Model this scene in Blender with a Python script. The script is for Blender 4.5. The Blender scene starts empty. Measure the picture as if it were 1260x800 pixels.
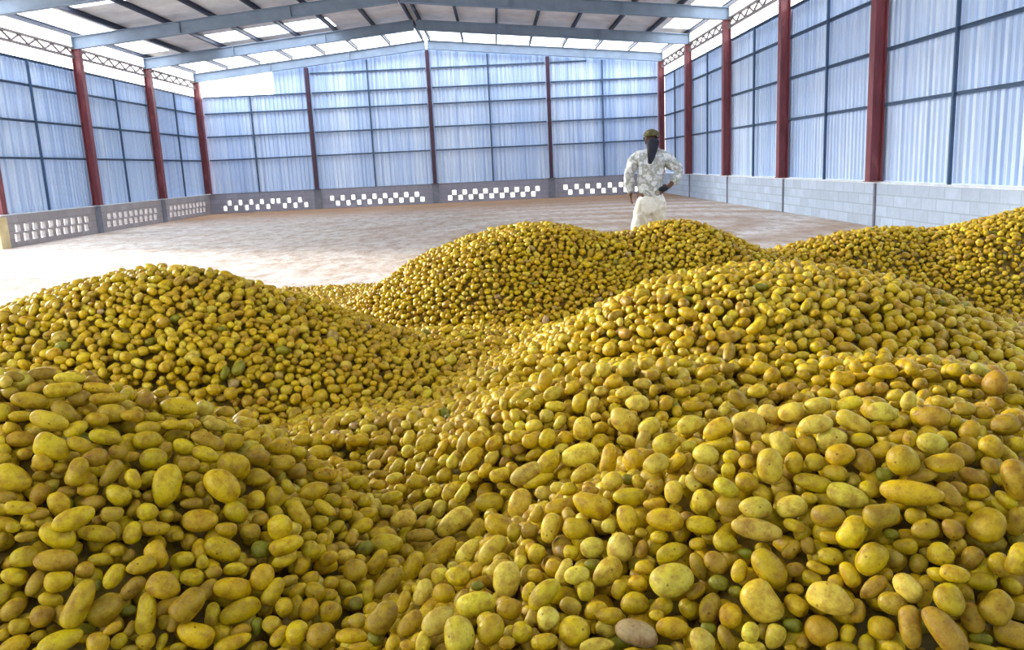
import bpy, bmesh, math, random
import numpy as np
from mathutils import Vector, Matrix
random.seed(7); rng = np.random.default_rng(7)
SC = bpy.context.scene
COL = SC.collection
PI = math.pi

# ------------------------------------------------------------------ camera numbers
F = 1003.0; PITCH = math.radians(11.1); ROLL = math.radians(2.7); YAW = math.radians(0.6); CAMZ = 1.4
_f = np.array([math.sin(YAW)*math.cos(PITCH), math.cos(YAW)*math.cos(PITCH), -math.sin(PITCH)])
_r = np.array([math.cos(YAW), -math.sin(YAW), 0.0]); _u = np.cross(_r, _f)
CR = _r*math.cos(ROLL) - _u*math.sin(ROLL); CU = _r*math.sin(ROLL) + _u*math.cos(ROLL); CF = _f
CP = np.array([0.0, 0.0, CAMZ])
def project(P):
    d = P - CP; z = d @ CF
    z = np.where(z < 0.05, 0.05, z)
    return 630 + F*(d @ CR)/z, 400 - F*(d @ CU)/z, z

cam_d = bpy.data.cameras.new('camera'); cam = bpy.data.objects.new('camera', cam_d); COL.objects.link(cam)
cam_d.sensor_width = 36; cam_d.lens = F/1260*36; cam_d.clip_start = 0.05; cam_d.clip_end = 400
cam.matrix_world = Matrix(((CR[0], CU[0], -CF[0], 0), (CR[1], CU[1], -CF[1], 0), (CR[2], CU[2], -CF[2], CAMZ), (0, 0, 0, 1)))
SC.camera = cam

# ------------------------------------------------------------------ materials
def lin(c):
    return tuple((x/12.92 if x <= .04045 else ((x+.055)/1.055)**2.4) for x in [v/255 for v in c])
class MT:
    def __init__(s, name, rough=.6, metal=0, spec=.5):
        s.m = bpy.data.materials.new(name); s.m.use_nodes = True
        s.t = s.m.node_tree; s.b = s.t.nodes['Principled BSDF']
        s.b.inputs['Roughness'].default_value = rough; s.b.inputs['Metallic'].default_value = metal
        s.b.inputs['Specular IOR Level'].default_value = spec
    def n(s, typ, **kw):
        nd = s.t.nodes.new(typ)
        for k, v in kw.items():
            if k in nd.inputs: nd.inputs[k].default_value = v
            else: setattr(nd, k, v)
        return nd
    def l(s, a, b): s.t.links.new(a, b)
    def noise(s, vec, scale, detail=4, rough=.6):
        nd = s.n('ShaderNodeTexNoise'); nd.inputs['Scale'].default_value = scale
        nd.inputs['Detail'].default_value = detail; nd.inputs['Roughness'].default_value = rough
        s.l(vec, nd.inputs['Vector']); return nd.outputs['Fac']
    def ramp(s, fac, stops):
        nd = s.n('ShaderNodeValToRGB'); cr = nd.color_ramp
        cr.elements[0].position, cr.elements[0].color = stops[0][0], (*stops[0][1], 1)
        cr.elements[1].position, cr.elements[1].color = stops[-1][0], (*stops[-1][1], 1)
        for p, c in stops[1:-1]:
            e = cr.elements.new(p); e.color = (*c, 1)
        s.l(fac, nd.inputs['Fac']); return nd.outputs['Color']
    def mix(s, fac, a, b, mode='MIX'):
        nd = s.n('ShaderNodeMix', data_type='RGBA', blend_type=mode)
        if isinstance(fac, (int, float)): nd.inputs[0].default_value = fac
        else: s.l(fac, nd.inputs[0])
        for v, i in ((a, 6), (b, 7)):
            if isinstance(v, tuple): nd.inputs[i].default_value = (*v, 1)
            else: s.l(v, nd.inputs[i])
        return nd.outputs[2]
    def bump(s, h, strength, dist):
        nd = s.n('ShaderNodeBump'); nd.inputs['Strength'].default_value = strength; nd.inputs['Distance'].default_value = dist
        s.l(h, nd.inputs['Height']); s.l(nd.outputs[0], s.b.inputs['Normal'])
    def base(s, c):
        if isinstance(c, tuple): s.b.inputs['Base Color'].default_value = (*c, 1)
        else: s.l(c, s.b.inputs['Base Color'])
    def pos(s): return s.n('ShaderNodeNewGeometry').outputs['Position']
    def obj(s): return s.n('ShaderNodeTexCoord').outputs['Object']
    def scaled(s, v, sc):
        nd = s.n('ShaderNodeMapping'); nd.inputs['Scale'].default_value = sc; s.l(v, nd.inputs['Vector']); return nd.outputs[0]

def mat_potato():
    m = MT('potato_skin', .42, 0, .30)
    a = m.n('ShaderNodeAttribute', attribute_name='skin').outputs['Color']
    p = m.n('ShaderNodeAttribute', attribute_name='own').outputs['Vector']
    n1 = m.noise(p, 1.3, 4, .6); n2 = m.noise(p, 6.0, 3, .6)
    f1 = m.ramp(n1, [(.42, (0, 0, 0)), (.68, (1, 1, 1))])
    c = m.mix(f1, a, m.mix(1.0, a, (.60, .46, .36), 'MULTIPLY'))
    f2 = m.ramp(n2, [(.56, (0, 0, 0)), (.74, (1, 1, 1))])
    c = m.mix(f2, c, m.mix(1.0, c, (.64, .5, .38), 'MULTIPLY'))
    f2b = m.ramp(n2, [(.22, (1, 1, 1)), (.40, (0, 0, 0))])
    c = m.mix(f2b, c, m.mix(1.0, c, (1.35, 1.35, 1.5), 'MULTIPLY'))
    v = m.n('ShaderNodeTexVoronoi'); v.inputs['Scale'].default_value = 1.15; m.l(p, v.inputs['Vector'])
    f3 = m.ramp(v.outputs['Distance'], [(.05, (1, 1, 1)), (.12, (0, 0, 0))])
    c = m.mix(f3, c, m.mix(1.0, c, (.34, .24, .2), 'MULTIPLY'))
    m.base(c)
    m.bump(n2, .25, .004)
    rr = m.ramp(n1, [(.3, (.36,)*3), (.7, (.58,)*3)]); m.l(rr, m.b.inputs['Roughness'])
    return m.m
def mat_sheet():
    m = MT('ribbed_zinc_sheet', .5, .15, .4)
    p = m.pos()
    wn = m.n('ShaderNodeTexWhiteNoise', noise_dimensions='3D')
    sn = m.n('ShaderNodeVectorMath', operation='SNAP'); sn.inputs[1].default_value = (.83, .83, 50)
    m.l(p, sn.inputs[0]); m.l(sn.outputs[0], wn.inputs['Vector'])
    c = m.ramp(wn.outputs['Value'], [(0, lin((186, 208, 238))), (.5, lin((202, 220, 245))), (1, lin((216, 231, 250)))])
    st = m.noise(m.scaled(p, (5, 5, .25)), 1.2, 4, .6)
    c = m.mix(m.ramp(st, [(.4, (0, 0, 0)), (.75, (.6,)*3)]), c, lin((160, 190, 234)))
    s2 = m.noise(m.scaled(p, (9, 9, .12)), 1.0, 2, .5)
    c = m.mix(m.ramp(s2, [(.52, (0, 0, 0)), (.62, (.55,)*3)]), c, lin((150, 176, 218)))
    m.base(c); return m.m
def mat_simple(name, col, rough=.6, metal=0, var=.15, scale=8):
    m = MT(name, rough, metal)
    n = m.noise(m.obj(), scale, 4)
    dk = tuple(x*(1-2*var) for x in col); lt = tuple(min(1, x*(1+var)) for x in col)
    m.base(m.ramp(n, [(.3, dk), (.7, lt)])); return m.m
def mat_red():
    m = MT('red_oxide_paint', .5)
    n = m.noise(m.scaled(m.pos(), (3, 3, .8)), 3, 4)
    m.base(m.ramp(n, [(.35, lin((104, 46, 54))), (.6, lin((124, 58, 64))), (.8, lin((152, 90, 90)))])); return m.m
def mat_block(name, base, horiz='X'):
    m = MT(name, .85)
    p = m.pos()
    sep = m.n('ShaderNodeSeparateXYZ'); m.l(p, sep.inputs[0])
    cmb = m.n('ShaderNodeCombineXYZ'); m.l(sep.outputs[0 if horiz == 'X' else 1], cmb.inputs[0]); m.l(sep.outputs[2], cmb.inputs[1])
    br = m.n('ShaderNodeTexBrick'); m.l(cmb.outputs[0], br.inputs['Vector'])
    br.inputs['Scale'].default_value = 1; br.inputs['Brick Width'].default_value = .46; br.inputs['Row Height'].default_value = .193
    br.inputs['Mortar Size'].default_value = .012
    br.inputs['Color1'].default_value = (*[x*.9 for x in base], 1); br.inputs['Color2'].default_value = (*[min(1, x*1.1) for x in base], 1)
    br.inputs['Mortar'].default_value = (*[x*.76 for x in base], 1)
    n = m.noise(p, 5, 5, .7)
    c = m.mix(m.ramp(n, [(.3, (0, 0, 0)), (.8, (.6,)*3)]), br.outputs['Color'], tuple(x*.7 for x in base))
    m.base(c); m.bump(n, .5, .02); return m.m
def mat_floor():
    m = MT('dusty_earth_floor', .9, 0, .2)
    p = m.pos()
    sep = m.n('ShaderNodeSeparateXYZ'); m.l(p, sep.inputs[0])
    def rng_(out, a, b):
        mr = m.n('ShaderNodeMapRange'); mr.inputs[1].default_value = a; mr.inputs[2].default_value = b; m.l(out, mr.inputs[0]); return mr.outputs[0]
    n1 = m.noise(m.scaled(p, (1, .7, 1)), .5, 7, .7); n2 = m.noise(m.scaled(p, (1.5, .7, 1)), 2.4, 8, .8)
    c = m.ramp(n1, [(.3, lin((190, 174, 158))), (.46, lin((210, 204, 200))), (.66, lin((222, 219, 218)))])
    c = m.mix(m.ramp(n2, [(.44, (0, 0, 0)), (.62, (.85,)*3)]), c, lin((158, 136, 118)))
    # sandy drifts raked in curves towards the right, banked earth along the rear wall
    w = m.n('ShaderNodeTexWave', wave_type='RINGS', rings_direction='Z'); w.inputs['Scale'].default_value = .16; w.inputs['Distortion'].default_value = 9; w.inputs['Detail'].default_value = 5; w.inputs['Detail Scale'].default_value = .6
    of = m.n('ShaderNodeMapping'); of.inputs['Location'].default_value = (-2, -17, 0); m.l(p, of.inputs['Vector']); m.l(of.outputs[0], w.inputs['Vector'])
    rt = m.n('ShaderNodeMath', operation='MULTIPLY'); m.l(rng_(sep.outputs[0], -4, 3), rt.inputs[0]); m.l(w.outputs['Fac'], rt.inputs[1])
    rt2 = m.n('ShaderNodeMath', operation='MULTIPLY'); m.l(rt.outputs[0], rt2.inputs[0]); rt2.inputs[1].default_value = .6
    c = m.mix(rt2.outputs[0], c, lin((160, 130, 104)))
    wob = m.n('ShaderNodeMath', operation='MULTIPLY_ADD'); m.l(n1, wob.inputs[0]); wob.inputs[1].default_value = 9; m.l(sep.outputs[1], wob.inputs[2])
    bk = m.n('ShaderNodeMath', operation='MULTIPLY'); m.l(rng_(wob.outputs[0], 29, 35), bk.inputs[0]); bk.inputs[1].default_value = .95
    c = m.mix(bk.outputs[0], c, lin((150, 116, 88)))
    m.base(c)
    h = m.n('ShaderNodeMath', operation='ADD'); m.l(w.outputs['Fac'], h.inputs[0]); m.l(n2, h.inputs[1])
    m.bump(h.outputs[0], .7, .08); return m.m
def mat_skylight():
    m = MT('milky_skylight_sheet', .5)
    t = m.t; out = t.nodes['Material Output']
    tr = m.n('ShaderNodeBsdfTransparent'); tl = m.n('ShaderNodeBsdfTranslucent'); tl.inputs[0].default_value = (.95, .97, 1, 1)
    mx = m.n('ShaderNodeMixShader'); mx.inputs[0].default_value = .45
    m.l(tr.outputs[0], mx.inputs[1]); m.l(tl.outputs[0], mx.inputs[2]); m.l(mx.outputs[0], out.inputs['Surface']); return m.m
def mat_camo(name, cols, scale=9):
    m = MT(name, .9, 0, .2)
    n = m.noise(m.obj(), scale, 3, .55)
    nd = m.ramp(n, [(.34, cols[0]), (.47, cols[1]), (.6, cols[2]), (.7, cols[0])])
    m.base(nd); m.bump(m.noise(m.obj(), 14, 4), .6, .03); return m.m

M = dict(
    potato=mat_potato(), sheet=mat_sheet(), red=mat_red(), floor=mat_floor(), skylight=mat_skylight(),
    roof=mat_simple('weathered_roof_sheet', lin((240, 239, 238)), .6, .1, .12, 1.2),
    steel=mat_simple('pale_grey_green_steel', lin((124, 140, 160)), .5, .1, .08, 3),
    rail=mat_simple('dark_blue_grey_rail', lin((56, 82, 112)), .5, .2, .1, 3),
    purlin=mat_simple('shaded_navy_purlin', lin((40, 50, 74)), .5, .1, .12, 3),  # shadow under the roof put into the purlin colour
    maroon=mat_simple('backlit_maroon_paint', lin((64, 36, 56)), .5, .1, .12, 3),  # darkness of the backlit rear columns put into their colour
    block_x=mat_block('grey_block_rear', lin((150, 150, 164)), 'X'), block_y=mat_block('grey_block_left', lin((164, 158, 160)), 'Y'),
    block_r=mat_block('pale_blue_grey_block', lin((176, 192, 212)), 'Y'),
    beige=mat_simple('beige_render', lin((214, 196, 150)), .9, 0, .1, 4),
    coping=mat_simple('pale_mortar_coping', lin((206, 214, 222)), .9, 0, .08, 6),
    pilaster=mat_simple('grey_concrete', lin((120, 124, 136)), .9, 0, .1, 6),
    outside=mat_simple('dry_pale_ground', lin((214, 204, 188)), .95, 0, .1, .3),
    rust=mat_simple('rusty_brown_steel', lin((112, 104, 104)), .7, .1, .2, 6),
    bolt=mat_simple('galvanised_bolt', lin((190, 190, 190)), .4, .6, .1, 20),
)

# ------------------------------------------------------------------ mesh helpers
class MB:
    def __init__(s): s.v = []; s.f = []
    def hexa(s, p):
        b = len(s.v); s.v += [tuple(q) for q in p]
        s.f += [tuple(b+i for i in q) for q in ((0, 3, 2, 1), (4, 5, 6, 7), (0, 1, 5, 4), (1, 2, 6, 5), (2, 3, 7, 6), (3, 0, 4, 7))]
    def box(s, x0, x1, y0, y1, z0, z1):
        s.hexa([(x0, y0, z0), (x1, y0, z0), (x1, y1, z0), (x0, y1, z0), (x0, y0, z1), (x1, y0, z1), (x1, y1, z1), (x0, y1, z1)])
    def beam(s, a, b, w, h, up=(0, 0, 1)):
        a = Vector(a); b = Vector(b); d = (b-a).normalized(); up = Vector(up)
        sd = d.cross(up).normalized()*w/2; uu = sd.cross(d).normalized()*h/2
        s.hexa([a-sd-uu, a+sd-uu, b+sd-uu, b-sd-uu, a-sd+uu, a+sd+uu, b+sd+uu, b-sd+uu])
    def ibeam(s, a, b, w, h, up, t=.02):
        """one I section: two flanges and the web run into each other"""
        a = Vector(a); b = Vector(b); d = (b-a).normalized(); up = Vector(up)
        sd = d.cross(up).normalized(); uu = sd.cross(d).normalized()
        prof = [(-w/2, -h/2), (w/2, -h/2), (w/2, -h/2+t), (t/2, -h/2+t), (t/2, h/2-t), (w/2, h/2-t), (w/2, h/2), (-w/2, h/2), (-w/2, h/2-t), (-t/2, h/2-t), (-t/2, -h/2+t), (-w/2, -h/2+t)]
        n = len(prof); base = len(s.v)
        for e in (a, b): s.v += [tuple(e+sd*x+uu*y) for x, y in prof]
        for i in range(n):
            j = (i+1) % n; s.f.append((base+i, base+j, base+n+j, base+n+i))
        for o, rev in ((0, True), (n, False)):
            for q in ((0, 1, 2, 11), (11, 2, 3, 10), (10, 3, 4, 9), (9, 4, 5, 8), (8, 5, 6, 7)):
                q = [base+o+k for k in q]
                s.f.append(tuple(reversed(q)) if rev else tuple(q))
    def build(s, name, mat, parent=None, smooth=False, bevel=0, weld=False):
        me = bpy.data.meshes.new(name); me.from_pydata(s.v, [], s.f)
        bm = bmesh.new(); bm.from_mesh(me)
        if weld: bmesh.ops.remove_doubles(bm, verts=bm.verts, dist=1e-5)
        bmesh.ops.recalc_face_normals(bm, faces=bm.faces); bm.to_mesh(me); bm.free()
        me.materials.append(mat)
        if smooth: me.shade_smooth()
        o = bpy.data.objects.new(name, me); COL.objects.link(o)
        if parent: o.parent = parent
        if bevel:
            bv = o.modifiers.new('bevel', 'BEVEL'); bv.width = bevel; bv.segments = 2; bv.limit_method = 'ANGLE'
        return o
def tag(o, label=None, cat=None, group=None, kind=None):
    for k, v in (('label', label), ('category', cat), ('group', group), ('kind', kind)):
        if v: o[k] = v
    return o
def empty(name, loc=(0, 0, 0)):
    o = bpy.data.objects.new(name, None); o.empty_display_size = .2; COL.objects.link(o); o.location = loc; return o

# ------------------------------------------------------------------ the shed
XL, XR, YB = -11.7, 6.8, 33.8
FY = [33.8, 29.03, 24.26, 19.49, 14.72, 9.95, 5.18, .41]          # frame lines
LO = 9.9
WT = .77                                               # top of the block walls
EAVE, RIDGE, XM = 5.15, 6.02, -2.5                     # rafter underside
def under(x): 
    half = (XM-XL) if x < XM else (XR-XM)
    return RIDGE - (RIDGE-EAVE)*abs(x-XM)/half

# floor and the yard outside
fb = MB(); fb.box(XL-.15, XR+.15, -2, YB+.15, -.12, 0); tag(fb.build('floor', M['floor']), kind='structure')
gb = MB(); gb.box(-80, 80, -40, 110, -.3, -.13); tag(gb.build('ground', M['outside']), kind='structure')

def block_wall(mb, a0, a1, z0, z1, n0, n1, holes, axis):
    """solid wall with real openings: cells on a grid, jambs closed. axis 'x': runs along x, thickness n0..n1 in y"""
    us = sorted({a0, a1, *[h[0] for h in holes], *[h[1] for h in holes]})
    zs = sorted({z0, z1, *[h[2] for h in holes], *[h[3] for h in holes]})
    def openc(u, z): return any(h[0] < u < h[1] and h[2] < z < h[3] for h in holes)
    P = (lambda u, n, z: (u, n, z)) if axis == 'x' else (lambda u, n, z: (n, u, z))
    solid = {}
    for i in range(len(us)-1):
        for j in range(len(zs)-1): solid[i, j] = not openc((us[i]+us[i+1])/2, (zs[j]+zs[j+1])/2)
    def quad(*p): b = len(mb.v); mb.v += p; mb.f.append((b, b+1, b+2, b+3))
    for (i, j), s in solid.items():
        if not s: continue
        u0, u1, w0, w1 = us[i], us[i+1], zs[j], zs[j+1]
        for n in (n0, n1): quad(P(u0, n, w0), P(u1, n, w0), P(u1, n, w1), P(u0, n, w1))
        for di, u in ((-1, u0), (1, u1)):
            if not solid.get((i+di, j), False): quad(P(u, n0, w0), P(u, n1, w0), P(u, n1, w1), P(u, n0, w1))
        for dj, w in ((-1, w0), (1, w1)):
            if not solid.get((i, j+dj), False): quad(P(u0, n0, w), P(u1, n0, w), P(u1, n1, w), P(u0, n1, w))

def corrugated(mb, a0, a1, ztop, z0, n, axis, pitch=.166, depth=.042):
    """ribbed sheet running along an axis; ztop is a function"""
    N = int((a1-a0)/pitch)+1
    pts = []
    for k in range(N):
        b = a0+k*pitch
        for du, dn in ((0, 0), (.075, 0), (.095, depth), (.145, depth)):
            if b+du <= a1: pts.append((b+du, dn))
    pts.append((a1, 0))
    P = (lambda u, m, z: (u, m, z)) if axis == 'x' else (lambda u, m, z: (m, u, z))
    base = len(mb.v); off = .012
    for (u, dn) in pts:
        mb.v += [P(u, n+dn, z0), P(u, n+dn, ztop(u)), P(u, n+dn+off, z0), P(u, n+dn+off, ztop(u))]
    for i in range(len(pts)-1):
        a = base+4*i; b = a+4
        mb.f += [(a, b, b+1, a+1), (a+2, a+3, b+3, b+2), (a+1, b+1, b+3, a+3), (a, a+2, b+2, b)]
    e = base+4*(len(pts)-1)
    mb.f += [(base, base+1, base+3, base+2), (e, e+2, e+3, e+1)]

BX = [XL, -7.3, -2.5, 2.25, XR]                        # column lines on the rear wall
# rear wall
wb = empty('wall_back'); tag(wb, kind='structure')
holes = []
rnd = random.Random(3)
for b, (x0, x1) in enumerate(zip(BX, BX[1:])):
    n = [8, 9, 9, 8][b]; st = (x1-x0-.9)/n
    for k in range(n):
        u = x0+.45+k*st+.03
        if b in (0,): up, lo = u+.20, u
        elif b == 1: up, lo = u-.02, u+.20
        elif b == 2: up, lo = u+.18, u
        else: up, lo = u, u+.19
        if b == 0 and k >= 5: up, lo = u, u+.24
        holes.append((up, up+.17, .31, .50)); holes.append((lo, lo+.17, .10, .29))
mb = MB(); block_wall(mb, XL-.15, XR+.15, 0, WT, YB, YB+.2, [h for h in holes if h[1] < XR-.2], 'x')
mb.build('block_wall', M['block_x'], wb)
mb = MB(); mb.box(XL, XR, YB-.012, YB+.2, WT, WT+.025); mb.build('coping', M['pilaster'], wb)
mb = MB()
corrugated(mb, XL+3.0, XR-.02, lambda x: under(x)+.06, WT+.02, YB+.1, 'x')
mb.build('ribbed_sheet', M['sheet'], wb)
mb = MB(); corrugated(mb, XL+.02, XL+3.0, lambda x: 4.6, WT+.02, YB+.1, 'x'); mb.build('ribbed_sheet', M['sheet'], wb)
# left wall: three sheeted bays, then the open side
wl = empty('wall_left'); tag(wl, kind='structure')
holes = []
for b in range(3):
    y1, y0 = FY[b], FY[b+1]
    n = 10
    for k in range(n):
        u = y0+.55+k*(y1-y0-1.0)/n
        holes.append((u+.03, u+.24, .36, .53)); holes.append((u-.04, u+.17, .13, .31))
mb = MB(); block_wall(mb, FY[3]+.12, YB, 0, WT, XL-.10, XL, holes, 'y'); mb.build('block_wall', M['block_y'], wl)
mb = MB(); mb.box(XL-.22, XL+.03, FY[3]-.12, FY[3]+.25, 0, WT-.03); mb.build('end_pier', M['beige'], wl, bevel=.01)
mb = MB(); mb.box(XL-.2, XL+.012, FY[3]+.25, YB-.01, WT, WT+.03); mb.build('coping', M['coping'], wl)
mb = MB(); corrugated(mb, FY[3]+.02, YB, lambda u: 4.6, WT+.03, XL-.16, 'y'); mb.build('ribbed_sheet', M['sheet'], wl)
mb = MB(); mb.box(XL-.10, XL, -1.0, LO, 0, WT); mb.build('block_wall', M['block_y'], wl)  # unseen near stretch, closed to keep the sun off the left heaps
mb = MB(); corrugated(mb, -1.0, LO, lambda u: 4.6, WT+.03, XL-.16, 'y'); mb.build('ribbed_sheet', M['sheet'], wl)
# right wall
wr = empty('wall_right'); tag(wr, kind='structure')
mb = MB(); mb.box(XR, XR+.2, -1.0, YB, 0, WT); mb.build('block_wall', M['block_r'], wr)
mb = MB(); mb.box(XR-.015, XR+.2, -1.0, YB-.01, WT, WT+.035); mb.build('coping', M['coping'], wr)
mb = MB(); corrugated(mb, -1.0, YB, lambda u: 4.6, WT+.04, XR+.12, 'y'); mb.build('ribbed_sheet', M['sheet'], wr)

# unseen front sheeting, added to block flat front light; open on the left
wf = empty('front_light_blocker'); tag(wf, kind='structure')
mb = MB(); corrugated(mb, -3.0, XR-.02, lambda x: under(x)-.02, 0, -1.15, 'x'); mb.build('ribbed_sheet', M['sheet'], wf)
# pilasters in the low walls under the steel
for x in BX[1:-1]:
    mb = MB(); mb.box(x-.14, x+.14, YB-.05, YB, 0, WT); mb.build('pilaster', M['pilaster'], wb)
for y in FY[1:3]:
    mb = MB(); mb.box(XL, XL+.05, y-.14, y+.14, 0, WT-.001); mb.build('pilaster', M['pilaster'], wl)
for y in FY[1:5]:
    mb = MB(); mb.box(XR-.03, XR, y-.03, y+.03, 0, WT-.001); mb.build('wall_joint', M['pilaster'], wr)

# red steel columns of the side walls
ordn = ['', 'next to the corner', 'second from the corner', 'third from the corner', 'fourth from the corner']
lab = {}
lab['L'] = ['red steel corner column where the left and rear block walls meet',
            'red steel column on the left wall, first one forward of the corner column',
            'red steel column on the left wall, tallest looking of the three full ones',
            'red steel column at the open end of the left wall, beside the beige pier',
            'red steel column standing on the floor in the open side of the shed']
lab['R'] = ['dark red steel corner column of the right wall, behind the standing person',
            'slim red steel column on the right wall, just beyond the person',
            'red steel column on the right wall, third counted from the rear corner',
            'red steel column on the right wall, running out of the top edge',
            'widest and nearest dark red steel column on the right wall']
for side, X, sgn, n in (('L', XL, 1, 5), ('R', XR, -1, 5)):
    for k in range(n):
        y = FY[k] if k else YB-.16
        z0_ = -.005-WT if (side, k) == ('L', 4) else .038-.038
        c = empty('steel_column', (X+sgn*.05, y, WT+.038+z0_*(1)))
        tag(c, lab[side][k], 'column', 'red steel wall columns', 'thing')
        mb = MB(); mb.ibeam((0, 0, .015), (0, 0, EAVE-.04-WT-z0_), .2, .22, (1, 0, 0), .022); mb.build('column_shaft', M['red'], c)
        mb = MB(); mb.box(-.13, .13, -.12, .12, 0, .015); mb.build('base_plate', M['red'], c)
        mb = MB(); mb.box(-.11, .11, -.10, .10, EAVE-.04-WT-z0_, EAVE-.042-WT-z0_+.003); mb.build('cap_plate', M['red'], c)
# rear wall columns
for x, lb in ((-7.3, 'backlit maroon steel column on the rear wall, left of the centre one'),
              (-2.5, 'backlit maroon steel column under the ridge of the rear gable'),
              (2.25, 'backlit maroon steel column on the rear wall, between the centre one and the person')):
    c = empty('gable_column', (x, YB-.10, WT+.032)); tag(c, lb, 'column', 'maroon gable columns', 'thing')
    mb = MB(); mb.ibeam((0, 0, .015), (0, 0, under(x)-.06-WT), .14, .14, (0, 1, 0), .02); mb.build('column_shaft', M['maroon'], c)
    mb = MB(); mb.box(-.13, .13, -.11, .11, 0, .015); mb.build('base_plate', M['maroon'], c)

# sheeting rails, one per bay and height
hz = [(2.13, 'lowest'), (3.05, 'second'), (3.95, 'third'), (4.58, 'top')]
def rail(name, a, b, label, grp, w=.05, h=.052, mat='rail', lip=None):
    a = Vector(a); b = Vector(b)
    c = empty(name, a); tag(c, label, 'wall rail', grp, 'thing')
    mb = MB(); mb.beam((0, 0, 0), b-a, w, h); mb.build('rail_web', M[mat], c)
    d = (b-a).normalized(); s = d.cross(Vector((0, 0, 1))).normalized()
    if lip: 
        mb = MB(); o = s*lip*(w/2+.012); mb.beam(o+Vector((0, 0, h/2-.006)), (b-a)+o+Vector((0, 0, h/2-.006)), .03, .012); mb.build('rail_lip', M[mat], c)
bayL = ['rear bay of the left wall', 'middle bay of the left wall', 'front sheeted bay of the left wall']
for b in range(3):
    for z, nm in hz:
        rail('wall_rail', (XL-.06, FY[b+1]+.14, z), (XL-.06, (FY[b] if b else YB-.16)-.14, z), f'{nm} blue-grey rail across the {bayL[b]}', 'sheeting rails', lip=1)
bayR = ['rear right wall bay behind the person', 'second right wall bay from the rear', 'third right wall bay from the rear',
        'right wall bay between the widest red columns', 'nearest bay of the right wall']
for b in range(5):
    for z, nm in hz:
        rail('wall_rail', (XR+.06, FY[b+1]+.14 if b < 4 else 8.5, z), (XR+.06, (FY[b] if b else YB-.16)-.14, z), f'{nm} blue-grey rail across the {bayR[b]}', 'sheeting rails', lip=-1)
bayB = ['left-hand bay of the rear wall', 'rear wall bay left of the centre column', 'rear wall bay right of the centre column', 'right-hand bay of the rear wall']
for b, (x0, x1) in enumerate(zip(BX, BX[1:])):
    for z, nm in hz+[(5.33, 'short upper')]:
        a0, a1 = x0+.11+(.06 if b == 0 else 0), x1-.11-(.06 if b == 3 else 0)
        if z > 5:
            if b in (0,): continue
            a0 = max(a0, XM-(XM-XL)*(RIDGE-z-.1)/(RIDGE-EAVE)); a1 = min(a1, XM+(XR-XM)*(RIDGE-z-.1)/(RIDGE-EAVE))
            if a1-a0 < .5: continue
        rail('wall_rail', (a0, YB+.05, z), (a1, YB+.05, z), f'{nm} dark blue rail across the {bayB[b]}', 'sheeting rails', lip=-1)
# slender posts in mid bay
for b in range(3):
    y = (FY[b]+FY[b+1])/2-.15
    c = MB(); c.beam((0, 0, 0), (0, 0, 4.6-WT-.06), .045, .05, (1, 0, 0)); o = c.build('stud_post', M['rail']); o.location = (XL-.005, y, WT+.03)
    tag(o, f'slender blue-grey stud in the middle of the {bayL[b]}', 'stud', 'wall studs', 'thing')
for b in range(5):
    y = (FY[b]+FY[b+1])/2
    c = MB(); c.beam((0, 0, 0), (0, 0, 4.6-WT-.06), .045, .05, (1, 0, 0)); o = c.build('stud_post', M['rail']); o.location = (XR+.01, y, WT+.035)
    tag(o, f'slender blue-grey stud in the middle of the {bayR[b]}', 'stud', 'wall studs', 'thing')
for b, x in enumerate((-9.65, -4.92, -.13, 4.42)):
    top = min(under(x)-.03, 4.6 if b == 0 else 9)
    c = MB(); c.beam((0, 0, 0), (0, 0, top-WT-.03), .06, .05, (0, 1, 0)); o = c.build('stud_post', M['rail']); o.location = (x, YB-.004, WT+.026)
    tag(o, f'slender dark stud in the middle of the {bayB[b]}', 'stud', 'wall studs', 'thing')

# rafters: one frame per column line, two sloping beams meeting at the ridge
RH = .34
rl = ['against the rear gable sheeting', 'one bay in front of the rear gable', 'two bays in front of the rear gable', 'three bays in front of the rear gable', 'four bays in front of the rear gable']
for k in range(5):
    y = FY[k] if k else YB-.16
    for s, X in (('left', XL), ('right', XR)):
        c = empty('rafter', (X, y, EAVE)); tag(c, f'pale grey-green steel rafter on the {s} slope, {rl[k]}', 'rafter', 'roof rafters', 'thing')
        dz = RIDGE-EAVE; dx = XM-X
        mb = MB(); mb.ibeam((0, 0, RH/2), (dx*.9955, 0, dz*.9955+RH/2), .18, RH, (0, 0, 1), .022); mb.build('rafter_beam', M['steel'], c)
        sg = 1 if dx > 0 else -1
        mb = MB(); mb.box(*(sorted((0, sg*.02))), -.13, .13, 0, RH); mb.build('end_plate', M['steel'], c)
        for q in (.33, .67):
            mb = MB(); x = dx*q; z = dz*q; mb.box(x-.01, x+.01, -.085, .085, z+.03, z+RH-.03); mb.build('stiffener', M['steel'], c)
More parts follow.
